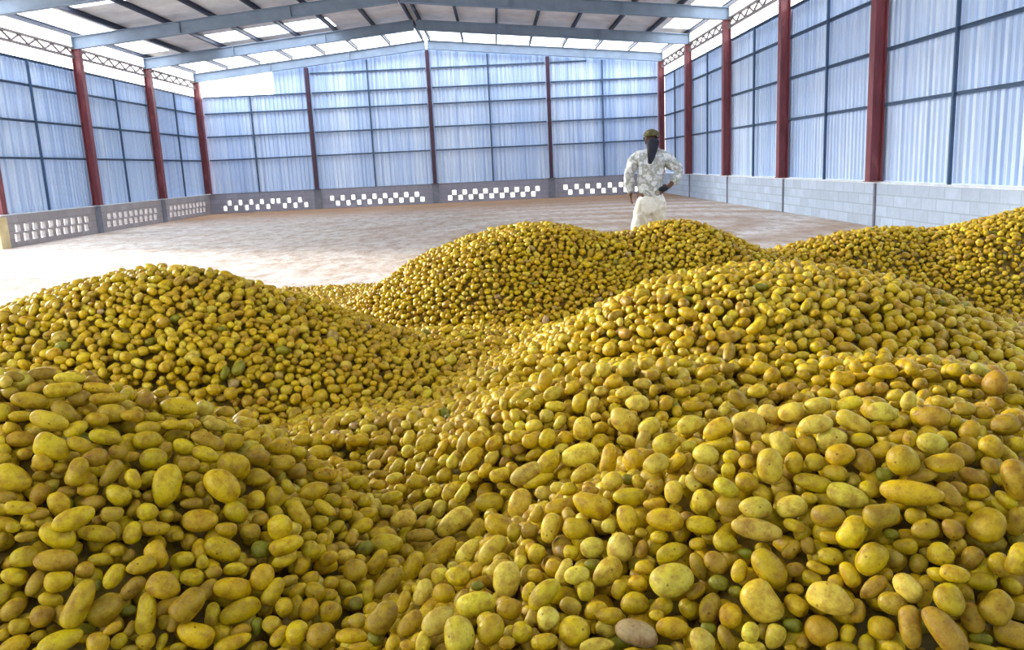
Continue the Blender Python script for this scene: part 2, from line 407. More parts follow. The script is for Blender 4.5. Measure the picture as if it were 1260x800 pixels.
# eave beams of lattice work between the columns
for X, sd, nb, sg in ((XL, 'left', 4, 1), (XR, 'right', 4, -1)):
    for b in range(nb):
        y1 = (FY[b] if b else YB-.16)-.104; y0 = FY[b+1]+.104; L = y1-y0
        x = X+sg*.02
        c = empty('lattice_beam', (x, y0, 4.93))
        where = ['rear corner bay', 'second bay from the rear', 'third bay from the rear', 'fourth bay from the rear'][b]
        tag(c, f'rusty lattice eave beam along the {sd} wall, {where}', 'lattice beam', 'lattice eave beams', 'thing')
        mb = MB(); mb.beam((0, 0, 0), (0, L, 0), .07, .06); mb.build('bottom_chord', M['rust'], c)
        mb = MB(); mb.beam((0, 0, .24), (0, L, .24), .07, .06); mb.build('top_chord', M['rust'], c)
        n = 12
        for i in range(n):
            a = L*i/n; e = L*(i+1)/n
            z0, z1 = (.03, .21) if i % 2 == 0 else (.21, .03)
            mb = MB(); mb.beam((0, a, z0), (0, e, z1), .04, .04); mb.build('diagonal', M['rust'], c)
# purlins
PZ = RH+.085
NP = 7
Y0R = -1.0
pls = []
for s, X in (('left', XL), ('right', XR)):
    for i in range(NP+1):
        q = i/NP*.985
        pls.append((s, X+(XM-X)*q, i))
nth = ['eave', 'second', 'third', 'fourth', 'fifth', 'sixth', 'seventh', 'ridge']
for s, x, i in pls:
    mb = MB(); z = under(x)+PZ
    mb.ibeam((0, 0, 0), (0, YB+.1-Y0R, 0), .07, .13, (0, 0, 1), .02)
    o = mb.build('roof_purlin', M['purlin']); o.location = (x, Y0R, z)
    nm = f'{nth[i]} purlin' if i in (0, 7) else f'{nth[i]} purlin up from the eave'
    tag(o, f'shaded navy steel {nm} on the {s} roof slope', 'purlin', 'roof purlins', 'thing')
# roof sheets and skylights (bay by bay, strip by strip)
ce = empty('ceiling'); tag(ce, kind='structure')
RZ = PZ+.075
solid = MB(); clear = MB()
def panel(mb, xa, xb, ya, yb):
    zA, zB = under(xa)+RZ, under(xb)+RZ
    mb.hexa([(xa, ya, zA), (xb, ya, zB), (xb, yb, zB), (xa, yb, zA), (xa, ya, zA+.012), (xb, ya, zB+.012), (xb, yb, zB+.012), (xa, yb, zA+.012)])
for s, X in (('left', XL), ('right', XR)):
    for i in range(NP):
        xa = X+(XM-X)*i/NP; xb = X+(XM-X)*(i+1)/NP
        if i == 0: xa = X-.2 if s == 'left' else X+.2
        for b in range(7):
            y1 = FY[b] if b else YB+.15; y0 = FY[b+1] if b < 6 else Y0R
            L = y1-y0
            if b == 0: panel(clear, xa, xb, 31.6, y1); panel(solid, xa, xb, y0, 31.6); continue
            if i == 0:
                xm_ = xa+(xb-xa)*.72; panel(clear, xa, xm_, y0, y1); panel(solid, xm_, xb, y0, y1); continue
            if b == 1 and s == 'left' and i in (2, 3, 4):
                panel(clear, xa, xb, y1-L*.34, y1); panel(solid, xa, xb, y0, y1-L*.34); continue
            if b == 2 and s == 'left' and i in (1,):
                panel(clear, xa, xb, y0, y0+L*.5); panel(solid, xa, xb, y0+L*.5, y1); continue
            panel(solid, xa, xb, y0, y1)
solid.build('roof_sheet', M['roof'], ce); clear.build('skylight_sheet', M['skylight'], ce)
# tile data: (x0,y0,scale, rows) rows: X,Y,L,W,angle,tone,depth
MEAS = [
(0,666,5.97,"""172,120,200,155,0,y;415,138,285,165,-3,t;110,265,190,130,-22,y;262,310,190,110,65,t,-1;437,295,195,160,0,y,1;620,215,130,125,0,t;745,135,170,100,0,y,-1;862,75,100,85,20,y,1;838,255,190,130,60,y;1035,185,205,120,15,y,1;1150,100,190,160,-60,y,-1;950,110,110,90,30,t,-1;975,345,190,125,45,t;1200,325,240,200,-20,y,1;580,460,330,185,68,y,1;770,500,240,215,40,t,1;1075,530,280,150,88,y,1;715,320,90,70,80,g,-1;10,395,160,120,70,y;100,500,190,130,35,t;375,430,160,110,-20,y,-1;310,555,165,160,0,t,1;150,625,150,125,0,y;610,645,170,80,-5,g,-1;835,640,140,75,25,y,1;445,740,290,150,15,y,1;120,765,210,130,10,y;280,700,120,90,20,y,-1;718,750,170,150,80,y;880,735,130,100,40,y,-1;20,690,90,90,0,y;940,510,110,90,0,g,-1;1215,600,110,110,0,y,-1;1075,735,140,120,0,y;1190,740,130,70,70,y,-1;960,640,120,80,60,t,-1;960,795,130,60,0,t"""),
(210,666,5.97,"""105,130,140,115,10,y;235,155,110,90,85,y;160,265,180,120,-12,y,1;320,225,110,95,20,t,-1;475,205,175,100,0,y;590,155,85,60,0,t,-1;385,60,270,170,-20,y;665,65,140,125,0,g;675,265,200,170,70,y;455,345,250,160,-5,y,1;835,140,190,110,25,y;955,180,130,110,80,y;270,360,170,110,50,t,-1;130,465,250,205,50,t,1;308,540,160,120,90,y;510,510,280,160,22,y;755,370,200,130,60,y,-1;870,290,150,80,20,t,-1;840,490,140,120,90,y;185,690,280,180,-18,y,1;630,630,130,90,80,g,-1;455,750,260,110,15,y;1090,700,190,170,0,t,1;930,670,180,150,60,y;1170,520,170,170,30,y;800,700,170,100,50,y;740,610,140,120,-30,t,-1;1020,500,170,130,60,y;1060,370,150,130,-30,y;940,370,150,110,40,y;1030,280,140,110,30,y;1165,130,150,100,20,y;1180,310,110,100,0,y;520,660,150,90,10,t,-1;1160,400,140,100,0,y;700,480,120,100,40,t,-1;650,780,130,80,0,y;60,780,120,70,0,y;850,30,230,140,20,y;1030,60,140,130,0,y;20,600,120,90,85,t"""),
(420,666,5.97,"""100,220,180,170,0,t,1;265,155,190,130,60,y;330,30,260,150,0,y,1;520,190,230,130,65,y;345,300,260,150,48,t,1;730,90,280,150,45,y,1;930,85,230,130,50,p,1;1110,60,260,150,50,p,1;640,230,150,110,40,t,-1;720,250,130,110,40,p;850,265,180,140,-10,y,1;990,215,130,90,60,y;1130,190,150,90,50,p,-1;1210,280,240,200,90,p,1;200,400,210,80,85,y,-1;100,460,110,100,0,g,-1;460,440,170,100,70,y;600,375,180,140,75,p,1;755,385,160,140,0,y,-1;990,465,290,180,10,p,1;880,420,150,80,60,t,-1;305,560,240,200,55,t,1;505,610,230,140,50,t;715,580,260,170,40,p,1;860,680,280,230,-80,p,1;1105,650,240,180,60,y,1;1240,505,190,150,0,y;80,700,230,110,-8,y;375,760,130,100,70,y;610,750,190,110,70,p;490,770,120,80,0,y;250,720,130,100,-30,g,-1;120,590,140,110,0,t,-1;1220,750,130,90,0,t,-1;150,775,180,60,0,y;1000,330,100,70,0,g,-1"""),
(630,666,5.97,"""180,100,150,130,80,y,1;60,160,110,90,70,p;170,250,110,100,0,y;440,80,120,110,0,y;600,45,190,150,20,p,1;800,50,210,190,90,p,1;955,60,130,100,80,t,-1;1170,85,240,140,25,y,1;385,220,180,110,70,p;480,255,200,130,10,p,1;600,170,130,80,0,g,-1;710,225,260,170,45,p,1;970,195,150,110,0,y,-1;545,375,150,130,90,p,1;785,360,150,110,70,y;925,310,130,120,0,y,1;1175,295,310,240,20,p,1;130,370,150,110,80,y,-1;240,390,280,150,42,y,1;425,480,170,130,-30,t;300,200,140,120,60,y,-1;265,570,170,170,0,p,1;620,510,180,120,20,y,-1;905,460,205,155,0,y,1;715,550,210,130,5,y,1;690,640,140,120,0,p;460,670,240,210,0,y;80,670,160,150,0,y,1;240,740,200,120,10,y;920,675,310,190,-10,v,1;1180,645,250,150,0,y;1100,490,200,130,35,y,-1;1060,550,110,80,0,y;620,765,260,110,10,p,1;1110,790,160,50,0,y;150,560,140,110,70,t,-1"""),
(840,666,5.97,"""310,10,170,150,-10,y;110,20,130,90,0,y,-1;250,155,180,155,-20,t,1;115,190,220,110,-65,t;420,220,180,110,75,y;460,90,110,80,0,g,-1;640,200,300,210,-45,y,1;800,60,150,110,60,t;925,40,130,110,-70,t;825,210,150,110,20,t,-1;1085,110,190,120,-5,y,1;1000,200,170,90,-15,y;950,270,130,100,-10,y;270,310,150,110,-15,g,-1;95,370,160,110,30,t,-1;205,480,220,150,75,t,1;590,455,330,270,-50,p,1;360,560,190,160,80,y,1;825,350,130,80,0,y;835,470,170,140,-30,y;1080,420,330,230,-12,p,1;1130,300,120,100,0,y,-1;500,670,150,130,80,p,1;680,700,190,150,80,p,1;810,615,130,100,0,g,-1;1025,660,230,210,0,t,1;320,715,200,120,-55,t;140,740,200,170,-50,p,1;880,740,120,90,80,t,-1;510,775,200,80,0,p;1210,690,150,110,70,y;1225,240,200,130,-60,y;790,785,90,50,0,y;390,370,100,90,0,g,-1;190,640,120,80,0,g,-1"""),
(1050,666,5.97,"""130,130,240,200,60,y,1;295,135,150,130,-40,t;385,40,170,120,10,y;475,165,150,120,60,t,-1;640,95,185,175,0,y,1;770,40,150,110,60,y,-1;870,130,180,140,60,t;1085,185,190,150,-60,y;1215,130,230,170,80,y,1;240,245,110,90,0,y;150,350,230,120,45,t,-1;400,340,210,170,-40,p,1;520,370,260,120,80,y,-1;290,455,190,170,0,t,1;745,245,210,130,-5,y,1;615,245,140,110,0,y;700,430,240,200,-60,y,1;950,300,190,130,0,y;1165,330,150,110,-40,y;840,385,110,80,-50,y;1060,480,260,220,60,t,1;870,570,230,150,-75,t;210,640,190,170,0,y,1;420,630,280,170,-80,t,1;660,650,400,200,-50,t,1;770,680,150,110,-70,y;1170,680,230,210,0,t,1;1220,520,150,130,0,t;100,760,150,120,80,y;290,775,150,80,0,y;935,720,150,90,0,g,-1;940,780,200,50,0,y;30,510,170,120,90,t"""),
(0,532,5.97,"""160,50,190,120,0,t;380,110,230,200,-20,y;585,90,180,110,-20,y,1;770,40,230,110,-15,y;1085,60,200,140,0,y;180,165,110,90,0,y;320,220,150,120,-30,y;20,195,110,90,0,y;90,340,270,180,-35,y,1;295,325,110,90,0,y;290,460,170,130,60,t;150,555,190,110,-5,y,1;40,480,150,100,-10,t;440,265,110,90,0,y;570,290,200,160,80,y,1;530,180,120,90,0,t,-1;705,190,190,130,10,t,1;870,150,130,110,-10,t;820,300,220,120,60,t,1;980,345,150,110,-60,y,1;1110,340,150,110,0,y,-1;1130,200,200,150,0,y;970,180,120,90,0,y,-1;430,310,100,80,0,t,-1;495,440,150,90,0,t,-1;645,430,150,100,-5,y;870,465,190,150,-25,y,1;980,440,130,70,-35,y,1;435,530,200,150,-65,y,1;545,640,310,150,18,y,1;685,520,160,100,0,t;830,600,160,120,0,t;1090,585,150,130,0,y,1;1225,620,110,100,0,y;985,560,130,80,70,y,-1;1235,400,310,190,80,y,1;720,650,90,80,0,t;290,600,130,90,0,t,-1;100,700,110,80,0,y;210,690,90,70,0,y;330,660,120,90,0,y,-1;720,750,260,120,-15,y,1;840,720,150,100,-60,t;980,740,160,130,80,y;1155,705,190,110,-10,y;430,760,260,180,-30,y;200,770,170,80,0,t;20,780,90,90,0,t;1215,120,100,90,0,t,-1;1090,480,100,80,0,t,-1;10,80,110,70,80,y"""),
(210,532,5.97,"""110,110,180,110,-20,y;265,60,260,110,-25,t;265,165,200,110,-20,y,1;460,70,160,140,0,y;130,240,170,120,-10,t;235,260,100,90,0,y;465,245,220,190,-20,y,1;640,190,180,140,0,t;590,40,130,110,0,y;160,340,120,100,0,t;230,420,130,90,90,y;380,400,290,200,-50,y,1;125,440,110,80,-40,y,-1;160,525,180,90,0,t;635,335,200,140,0,y,1;625,495,140,130,0,y,1;765,490,210,130,75,y,1;480,590,190,150,-40,y,1;320,565,90,70,-20,y;215,655,240,165,0,y,1;410,715,160,110,-5,y;580,735,150,120,0,t;660,640,130,90,0,t,-1;800,700,200,170,80,y,1;950,620,240,130,-60,y,1;1100,660,130,110,0,y;860,400,130,80,-60,y;920,290,150,120,0,t,-1;820,230,180,110,0,y,1;800,110,170,130,0,y;1090,150,190,110,0,y;970,60,150,90,0,y;1060,430,220,130,20,y;1130,310,170,110,0,y;1060,240,150,100,0,y;1190,500,130,110,0,y;900,530,140,110,0,y;1130,560,190,90,-35,y;50,760,90,80,0,t;940,150,120,90,0,y,-1;630,130,120,90,0,y,-1;990,510,130,100,0,y;1215,220,110,90,0,y;1170,50,120,80,0,y;1010,770,130,70,0,y"""),
(420,532,5.97,"""500,40,120,80,70,p;620,80,170,130,50,p;490,140,110,90,60,p;350,170,180,80,50,t;250,180,150,80,45,t,-1;580,180,110,60,30,p;735,130,190,70,60,y;900,70,180,80,65,p;1000,60,160,120,50,y;960,210,220,110,50,y,1;820,220,120,90,70,p;840,80,90,70,60,y;1120,90,140,100,40,y;1110,180,130,100,50,p;410,250,130,90,60,p;390,340,130,80,20,p,1;510,240,100,80,60,y;640,260,160,90,50,y;560,370,170,100,5,y;270,390,110,80,0,y;130,370,150,110,0,y;760,320,120,100,0,y;1060,280,130,90,50,y;1170,310,160,110,20,p;1080,520,220,150,0,y,1;890,450,150,90,60,p;680,440,140,90,30,p;790,440,140,100,70,p;1200,220,100,80,60,t;940,390,130,70,30,y;370,480,170,90,15,y;440,420,110,80,0,y;540,470,110,80,50,t;600,550,150,80,40,p;720,560,140,110,70,p;850,530,130,100,20,y;450,640,200,130,10,p,1;160,690,170,110,15,y;310,750,200,110,0,y,1;190,600,150,90,0,y,-1;60,250,180,80,0,y;120,60,170,90,0,y;290,60,110,80,0,y;60,470,150,90,0,y;150,510,120,90,0,y;30,600,100,90,0,y;825,665,300,160,35,p,1;660,670,120,80,70,p;590,680,110,80,0,y;570,760,220,100,0,t,1;1000,710,170,130,55,y;1160,690,220,160,-15,y,1;330,590,120,90,0,t;240,240,100,80,0,p,-1;290,310,110,70,0,t;980,330,130,80,40,p"""),
(630,532,5.97,"""40,30,130,100,0,y;135,70,130,110,0,y,1;260,45,150,120,70,y,1;400,40,120,100,0,y;520,20,150,90,0,p;40,130,110,80,0,t,-1;165,160,150,80,30,y;270,225,240,140,45,y,1;110,300,260,140,30,p,1;190,350,250,100,20,y;365,120,120,70,20,p,-1;500,165,290,160,10,p,1;650,70,140,110,20,y;710,200,220,130,85,y,1;840,60,150,90,0,p;895,210,190,150,80,y,1;960,60,180,100,70,p;1130,90,200,160,30,p,1;1055,240,190,140,20,p,1;1210,220,170,110,50,y;520,310,210,120,30,y,1;390,310,120,80,30,y,-1;340,410,120,100,0,p;420,420,130,100,0,y;230,445,130,110,0,p;735,360,170,130,20,p,1;930,370,120,90,-60,y;850,350,90,80,0,g,-1;1055,400,140,130,0,t;1185,440,180,130,80,p,1;870,470,240,130,5,y,1;725,450,130,80,30,p,-1;590,540,300,190,-12,y,1;340,550,220,120,10,y;185,600,130,100,60,t,-1;280,710,230,135,75,p,1;480,705,200,170,0,y,1;850,640,220,160,-70,y,1;710,690,120,110,0,p;1130,640,260,170,0,y,1;1050,530,170,100,10,y,-1;580,430,130,70,0,t,-1;20,740,140,100,80,y;130,720,120,110,0,t,-1;1080,775,130,90,0,y;950,740,90,70,0,t,-1;60,525,230,170,75,p,1"""),
(840,532,5.97,"""40,100,120,80,0,p,-1;30,220,140,110,80,t;270,100,220,120,20,y;175,170,190,150,-20,p,1;445,105,110,95,0,y;360,190,130,110,0,y;340,290,120,100,80,y,1;465,225,110,110,0,y,1;640,250,260,190,-85,p,1;720,80,190,150,-60,p,1;640,50,120,90,0,p;560,130,100,90,0,t,-1;820,225,170,130,80,y,1;910,90,160,110,-40,y;975,225,140,130,0,y;1090,50,220,170,20,p;1160,170,200,160,20,y,1;1120,300,190,120,-10,y;960,370,260,130,-8,y,1;165,310,170,130,-20,t;80,370,130,110,-50,p;470,370,160,140,0,y;320,410,190,130,-25,p,1;155,515,180,160,60,p,1;350,550,200,160,0,t;580,450,160,110,-45,y;730,420,150,110,20,t,-1;530,565,230,160,0,p,1;800,545,220,170,25,p,1;930,490,110,90,0,y;1205,470,300,170,-15,p,1;1070,620,240,170,0,t,1;140,680,220,140,0,y;545,720,380,150,-8,p,1;820,690,160,90,-15,y;1250,730,230,200,70,y,1;1095,775,160,100,0,y;10,365,110,90,70,p"""),
(1050,532,5.97,"""70,60,160,100,-10,y;340,40,130,100,0,y;420,50,130,100,85,y;580,90,220,150,-8,p,1;690,30,130,90,0,y;205,130,150,110,40,y;80,215,190,150,-45,t,1;360,215,240,210,-40,y,1;460,180,120,90,0,t,-1;660,235,260,140,5,y,1;800,160,190,150,-50,t;1010,110,180,160,-60,y;1130,165,170,100,-40,y;1010,250,150,110,-40,t;1060,320,150,80,-60,y,-1;1190,350,300,180,-75,t,1;885,325,200,110,-15,t,1;230,310,120,110,0,g,-1;500,320,220,110,10,t,-1;425,450,440,180,-2,y,1;110,420,140,120,-60,y;705,460,220,130,-45,t,1;770,410,130,100,0,t;920,440,150,110,0,y;1120,500,170,110,-30,y;900,550,130,100,0,y;1080,560,160,70,-40,y,-1;215,610,260,190,15,t,1;455,620,150,120,0,y;640,585,190,110,-15,y;990,690,260,240,60,y,1;520,720,200,150,20,t;730,720,170,130,-45,t;1200,650,220,150,80,t,1;1210,90,110,110,0,y;280,750,100,80,0,g,-1"""),
(0,440,8.333,"""420,170,280,130,0,t;150,200,200,110,-20,t;60,250,150,110,50,p;110,360,170,110,-10,t;380,310,200,120,10,t;720,210,300,120,0,p;640,330,320,170,10,y,1;310,450,370,170,-10,y,1;820,420,230,170,-10,t;1020,320,320,120,-15,y;1110,420,330,130,5,y;660,560,300,170,-40,t,1;230,600,250,110,0,y;510,650,370,190,-20,p,1;40,570,190,130,85,y;1000,640,200,160,0,y,1;1150,570,280,200,0,t;90,720,130,110,60,y;960,240,150,110,0,t;780,740,230,150,30,y"""),
(150,440,8.333,"""50,380,150,130,90,y;240,440,190,170,60,t;590,510,340,180,-5,y,1;850,530,190,180,-30,p;390,370,130,100,0,y;800,370,130,90,0,y;940,330,150,130,0,y;110,600,220,130,-10,y,1;310,610,170,110,0,y;270,730,260,140,0,y;520,690,260,110,0,y;660,700,170,110,-20,y;970,700,270,120,-10,p;1110,760,130,90,0,y;1060,560,200,130,0,t;1120,370,140,140,0,y;730,200,130,90,0,y;430,110,110,100,0,y"""),
(660,440,8.333,"""90,230,240,150,80,y;170,370,220,150,30,p,1;200,500,230,110,-5,p;110,610,150,150,70,p,1;240,670,180,110,60,p;470,710,220,190,80,p,1;440,470,220,150,70,y;580,480,190,120,60,p;370,310,200,110,40,y;350,80,200,110,50,y;210,130,150,100,60,p;520,130,170,130,40,p;690,130,180,150,70,p,1;920,110,210,150,60,p,1;1110,80,140,130,0,y,1;1090,270,190,120,-10,p,1;1190,190,140,120,0,t;800,250,200,150,20,y,1;910,360,210,120,20,p,1;1030,480,240,170,0,p,1;800,440,160,90,-10,y;880,650,300,230,-40,p,1;670,720,150,120,0,y;610,610,110,90,0,p;1150,720,250,180,30,p,1;660,350,130,110,0,p;1200,350,150,90,80,y;110,50,150,100,0,p"""),
(810,440,8.333,"""490,150,210,120,40,y,1;710,110,150,130,0,t;520,310,210,160,50,y,1;690,300,120,120,0,y;370,500,250,120,0,y,1;80,480,200,130,60,y;250,360,170,110,0,y;810,430,220,160,-40,t;680,530,200,110,60,p;330,690,290,200,20,p,1;600,740,330,200,30,y,1;930,670,330,240,0,p,1;1130,570,220,180,-20,p;1020,350,220,140,10,p,1;1170,190,200,160,50,y,1;1060,110,230,130,0,y;930,220,170,100,-20,y;900,50,150,100,0,y;270,60,150,110,0,y;560,30,180,90,0,y;150,140,110,110,0,y;150,280,150,110,0,y;1190,400,130,100,0,t;550,580,150,100,0,t,-1"""),
(960,440,8.333,"""500,60,200,130,20,y,1;650,220,250,180,0,y,1;400,240,160,130,0,y;240,180,140,110,-20,y;1050,150,290,150,0,y,1;780,100,170,120,-60,y;865,330,170,150,0,t,1;1040,320,150,130,0,t;900,20,150,80,0,y;60,150,130,110,0,y;60,330,210,150,0,t;480,370,190,110,0,y;110,560,240,200,20,p,1;390,500,270,200,10,p,1;710,470,260,150,20,p,1;370,690,340,190,10,p,1;750,660,330,200,-20,p,1;1040,560,300,210,0,p,1;1180,390,180,130,30,p;1030,750,180,120,0,y;1200,650,150,120,80,y;190,410,130,100,0,t;1190,290,130,80,0,y"""),
(1110,440,8.333,"""100,120,140,140,0,y,1;545,130,180,150,0,y,1;290,170,170,120,10,t;180,270,150,130,0,t;960,270,270,230,70,t,1;640,370,150,90,0,y;510,310,130,90,80,y;380,340,130,110,0,y;70,440,210,150,80,p,1;430,460,230,130,-15,p,1;640,530,200,150,0,t,1;300,620,350,210,0,t,1;520,650,170,140,0,y;830,560,190,140,0,t;950,480,180,150,0,t,1;700,750,220,180,60,y,1;1060,690,290,210,10,t,1;780,380,110,110,0,t;1150,220,200,180,0,t;1180,80,150,130,0,y;1110,320,110,100,0,p;1170,430,210,120,0,y;650,230,130,90,80,y;760,220,150,90,-30,t;1210,650,150,100,80,t;230,30,150,80,0,y"""),
]
SKY = 4.6; SUN = 9.0; SUNANG = 15; SUNDIR = (-.86, .47, .235); EXPO = 0.34
# ------------------------------------------------------------------ heaps of potatoes
MOUNDS = [(1.0,1.95,.83,1.75,1.15,.5), (.0,1.55,.53,.95,.95,.4), (1.45,4.35,.86,2.2,1.7,.45), (.55,3.2,.60,1.6,1.4,.4),
          (1.6,3.1,.60,1.6,1.35,.4), (.25,7.7,.90,2.15,1.8,.38), (1.65,7.7,.84,1.75,1.6,.38), (.95,7.7,.70,1.8,1.7,.35), (-1.5,2.35,.90,1.55,1.25,.38),
          (-2.35,5.3,.90,2.2,1.75,.45), (5.2,7.6,.86,2.3,1.42,.4), (3.6,7.9,.68,2.0,1.25,.4), (-.75,3.7,.30,1.0,1.1,.5), (-.45,5.6,.32,.95,1.3,.5), (.9,5.7,.36,1.6,1.0,.5)]
def hraw(x, y):
    hs = []
    for cx, cy, h, rx, ry, c in MOUNDS:
        q = np.sqrt(((x-cx)/rx)**2+((y-cy)/ry)**2)
        t = 1-(np.sqrt(q*q+c*c)-c)/(math.sqrt(1+c*c)-c)
        t = np.where(t < .15, .15*np.exp(np.clip((t-.15)/.15, -6, 0)), t)-.003
        hs.append(h*t)
    hs = np.stack(hs); k = 14.; m = hs.max(0)
    r_ = m+np.log(np.exp(k*(hs-m)).sum(0))/k
    r_ = r_+(.012*np.sin(x*5.1+y*2.3)+.012*np.sin(y*6.3-x*2.9+1))*np.clip((r_-.2)*6, 0, 1)
    # gentle undulation, fading out at the foot
    return np.maximum(0, r_-.03-.15*np.exp(-np.maximum(r_-.17, 0)/.08))
X0, X1, Y0, Y1, RES = -5.2, 8.0, .75, 10.2, .01
gx = np.arange(X0, X1, RES); gy = np.arange(Y0, Y1, RES)
GX, GY = np.meshgrid(gx, gy)                       # [row=y, col=x]
HT = hraw(GX, GY).astype(np.float32)
def hat(x, y):
    i = np.clip(((y-Y0)/RES).astype(int) if isinstance(y, np.ndarray) else int((y-Y0)/RES), 0, HT.shape[0]-1)
    j = np.clip(((x-X0)/RES).astype(int) if isinstance(x, np.ndarray) else int((x-X0)/RES), 0, HT.shape[1]-1)
    return HT[i, j]

# potato shapes: a few lumpy prototypes at three densities, unit semi-axes, long axis = x
def ico(sub):
    bm = bmesh.new(); bmesh.ops.create_icosphere(bm, subdivisions=sub, radius=1)
    v = np.array([q.co for q in bm.verts]); fa = np.array([[w.index for w in q.verts] for q in bm.faces]); bm.free(); return v, fa
SH = []
for k in range(16):
    rr = np.random.default_rng(100+k)
    SH.append(dict(w=rr.normal(0, 1.7, (5, 3)), ph=rr.uniform(0, 6.28, 5), a=rr.uniform(.015, .05, 5), egg=rr.uniform(-.16, .16), bend=rr.uniform(-.16, .16)*(k % 3 == 0), sq=rr.uniform(2.0, 2.5)))
def shape(v, s):
    # slightly squarish ellipsoid, egg taper, bend, lumps
    nrm = (np.abs(v)**s['sq']).sum(1, keepdims=True)**(1/s['sq']); p = v/nrm
    p = p*.97
    d = sum(a*np.sin(v @ w+ph) for a, w, ph in zip(s['a'], s['w'], s['ph'])); p = p*(1+d[:, None])
    t = 1+s['egg']*p[:, 0]; q = p.copy(); q[:, 1] *= t; q[:, 2] *= t; q[:, 1] += s['bend']*(p[:, 0]**2-.35)
    return q
LV = {l: ico(l) for l in (1, 2, 3, 4)}
PROTO = {l: [shape(LV[l][0], s) for s in SH] for l in LV}

def rotm(a):   # rows->columns helper: three axis vectors into a matrix
    return np.stack(a, 1)
def kern(Rm, ax):
    """bottom and top of an ellipsoid over the height grid"""
    A = Rm @ np.diag(1/ax**2) @ Rm.T
    ex = math.sqrt((Rm[0]**2 @ ax**2)); ey = math.sqrt((Rm[1]**2 @ ax**2))
    nx, ny = int(ex/RES), int(ey/RES)
    X, Y = np.meshgrid(np.arange(-nx, nx+1)*RES, np.arange(-ny, ny+1)*RES)
    B = A[0, 2]*X+A[1, 2]*Y; Cc = A[0, 0]*X*X+2*A[0, 1]*X*Y+A[1, 1]*Y*Y-1
    D = B*B-A[2, 2]*Cc; ok = D > 0; s = np.sqrt(np.where(ok, D, 0))
    bot = np.where(ok, (-B-s)/A[2, 2], 9.).astype(np.float32); top = np.where(ok, (-B+s)/A[2, 2], -9.).astype(np.float32)
    return nx, ny, bot, top
TONES = {'y': (.50, .355, .003), 'p': (.57, .45, .03), 't': (.38, .25, .008), 'g': (.21, .205, .005), 'v': (.42, .31, .08)}  # p: highlights put into the skin colour, along with truly paler skins
def colour(tone, r_):
    c = np.array(TONES[tone]); c = c*r_.uniform(.82, 1.12)
    c[1] *= r_.uniform(.90, 1.06); c[2] *= r_.uniform(.5, 1.7); return c
LIB = []
for k in range(420):
    w = .0515*math.exp(rng.normal(0, .20))/2; el = rng.choice([rng.uniform(1.05, 1.3), rng.uniform(1.3, 1.75), rng.uniform(1.7, 2.1)], p=[.4, .5, .1])
    ax = np.array([w*el, w, w*rng.uniform(.82, .97)])*(1 if el < 1.7 else .95)
    yaw = rng.uniform(0, 2*PI); pt = rng.normal(0, .38); rl_ = rng.uniform(0, PI)
    a = np.array([math.cos(yaw)*math.cos(pt), math.sin(yaw)*math.cos(pt), math.sin(pt)])
    b = np.cross([0, 0, 1.], a); b /= np.linalg.norm(b); c = np.cross(a, b)
    b2 = b*math.cos(rl_)+c*math.sin(rl_); c2 = np.cross(a, b2)
    Rm = rotm([a, b2, c2]); LIB.append((Rm, ax, *kern(Rm, ax)))
LIB.sort(key=lambda q: q[1][0]*q[1][1])

# the solid heart of the heaps lies a layer or two under the surface
HM = np.maximum(0, HT-.11).astype(np.float32)
HM = np.where(GY > 4.6, np.maximum(0, HT-.075), HM).astype(np.float32)
def measured_zone(px, py):
    return (px > -40) & (px < 1300) & ((py > 540) | ((py > 462) & (px < 300)) | ((py > 452) & (px > 655))) & (py < 815)
PLACED = []      # (pos, R, axes, shape, colour)
def fill(passes, cell, ybounds, limit, lib, zonelimit=None, tries=4, only_zone=False, skip_front=False):
    n_ = 0
    for ps in range(passes):
        ys = np.arange(ybounds[0], ybounds[1], cell); xs = np.arange(X0+.1, X1-.1, cell)
        QX, QY = np.meshgrid(xs, ys); QX = QX.ravel()+rng.uniform(0, cell, QX.size); QY = QY.ravel()+rng.uniform(0, cell, QY.size)
        H = hat(QX, QY); px, py, z = project(np.stack([QX, QY, H], 1))
        zone = measured_zone(px, py)
        ok = (H > .03) & (px > -170) & (px < 1430) & (py < 930) & (QX > X0+.15) & (QY < Y1-.12) & (QY > Y0+.12) & (QX < 6.66) & (np.hypot(QX-1.86, QY-10.12) > .42)
        if only_zone: ok &= zone
        idx = np.nonzero(ok)[0]; rng.shuffle(idx)
        for k in idx:
            Rm, ax, nx, ny, bot, top = lib[int(rng.integers(len(lib)))]
            lim = (zonelimit if zone[k] else limit)
            best = None
            for t in range(tries):
                x = QX[k]+(rng.uniform(-.5, .5)*cell if t else 0); y = QY[k]+(rng.uniform(-.5, .5)*cell if t else 0)
                i = int((y-Y0)/RES); j = int((x-X0)/RES)
                if i-ny < 0 or j-nx < 0 or i+ny+1 > HM.shape[0] or j+nx+1 > HM.shape[1]: continue
                z = float((HM[i-ny:i+ny+1, j-nx:j+nx+1]-bot).max())
                s_ = z-HT[i, j]
                if best is None or s_ < best[0]: best = (s_, x, y, z, i, j)
            if best is None or best[0] > lim+rng.uniform(-.006, .006): continue
            _, x, y, z, i, j = best
            zz = z-.003
            P_ = HM[i-ny:i+ny+1, j-nx:j+nx+1]; np.maximum(P_, zz+top, out=P_)
            tone = rng.choice(['y', 't', 'p', 'g', 'v'], p=[.71, .15, .125, .006, .009])
            PLACED.append((np.array([X0+(j+.5)*RES, Y0+(i+.5)*RES, zz]), Rm, ax, int(rng.integers(16)), colour(tone, rng)))
            n_ += 1
    return n_
L_all = LIB; L_small = LIB[:200]; L_mid = LIB[40:360]
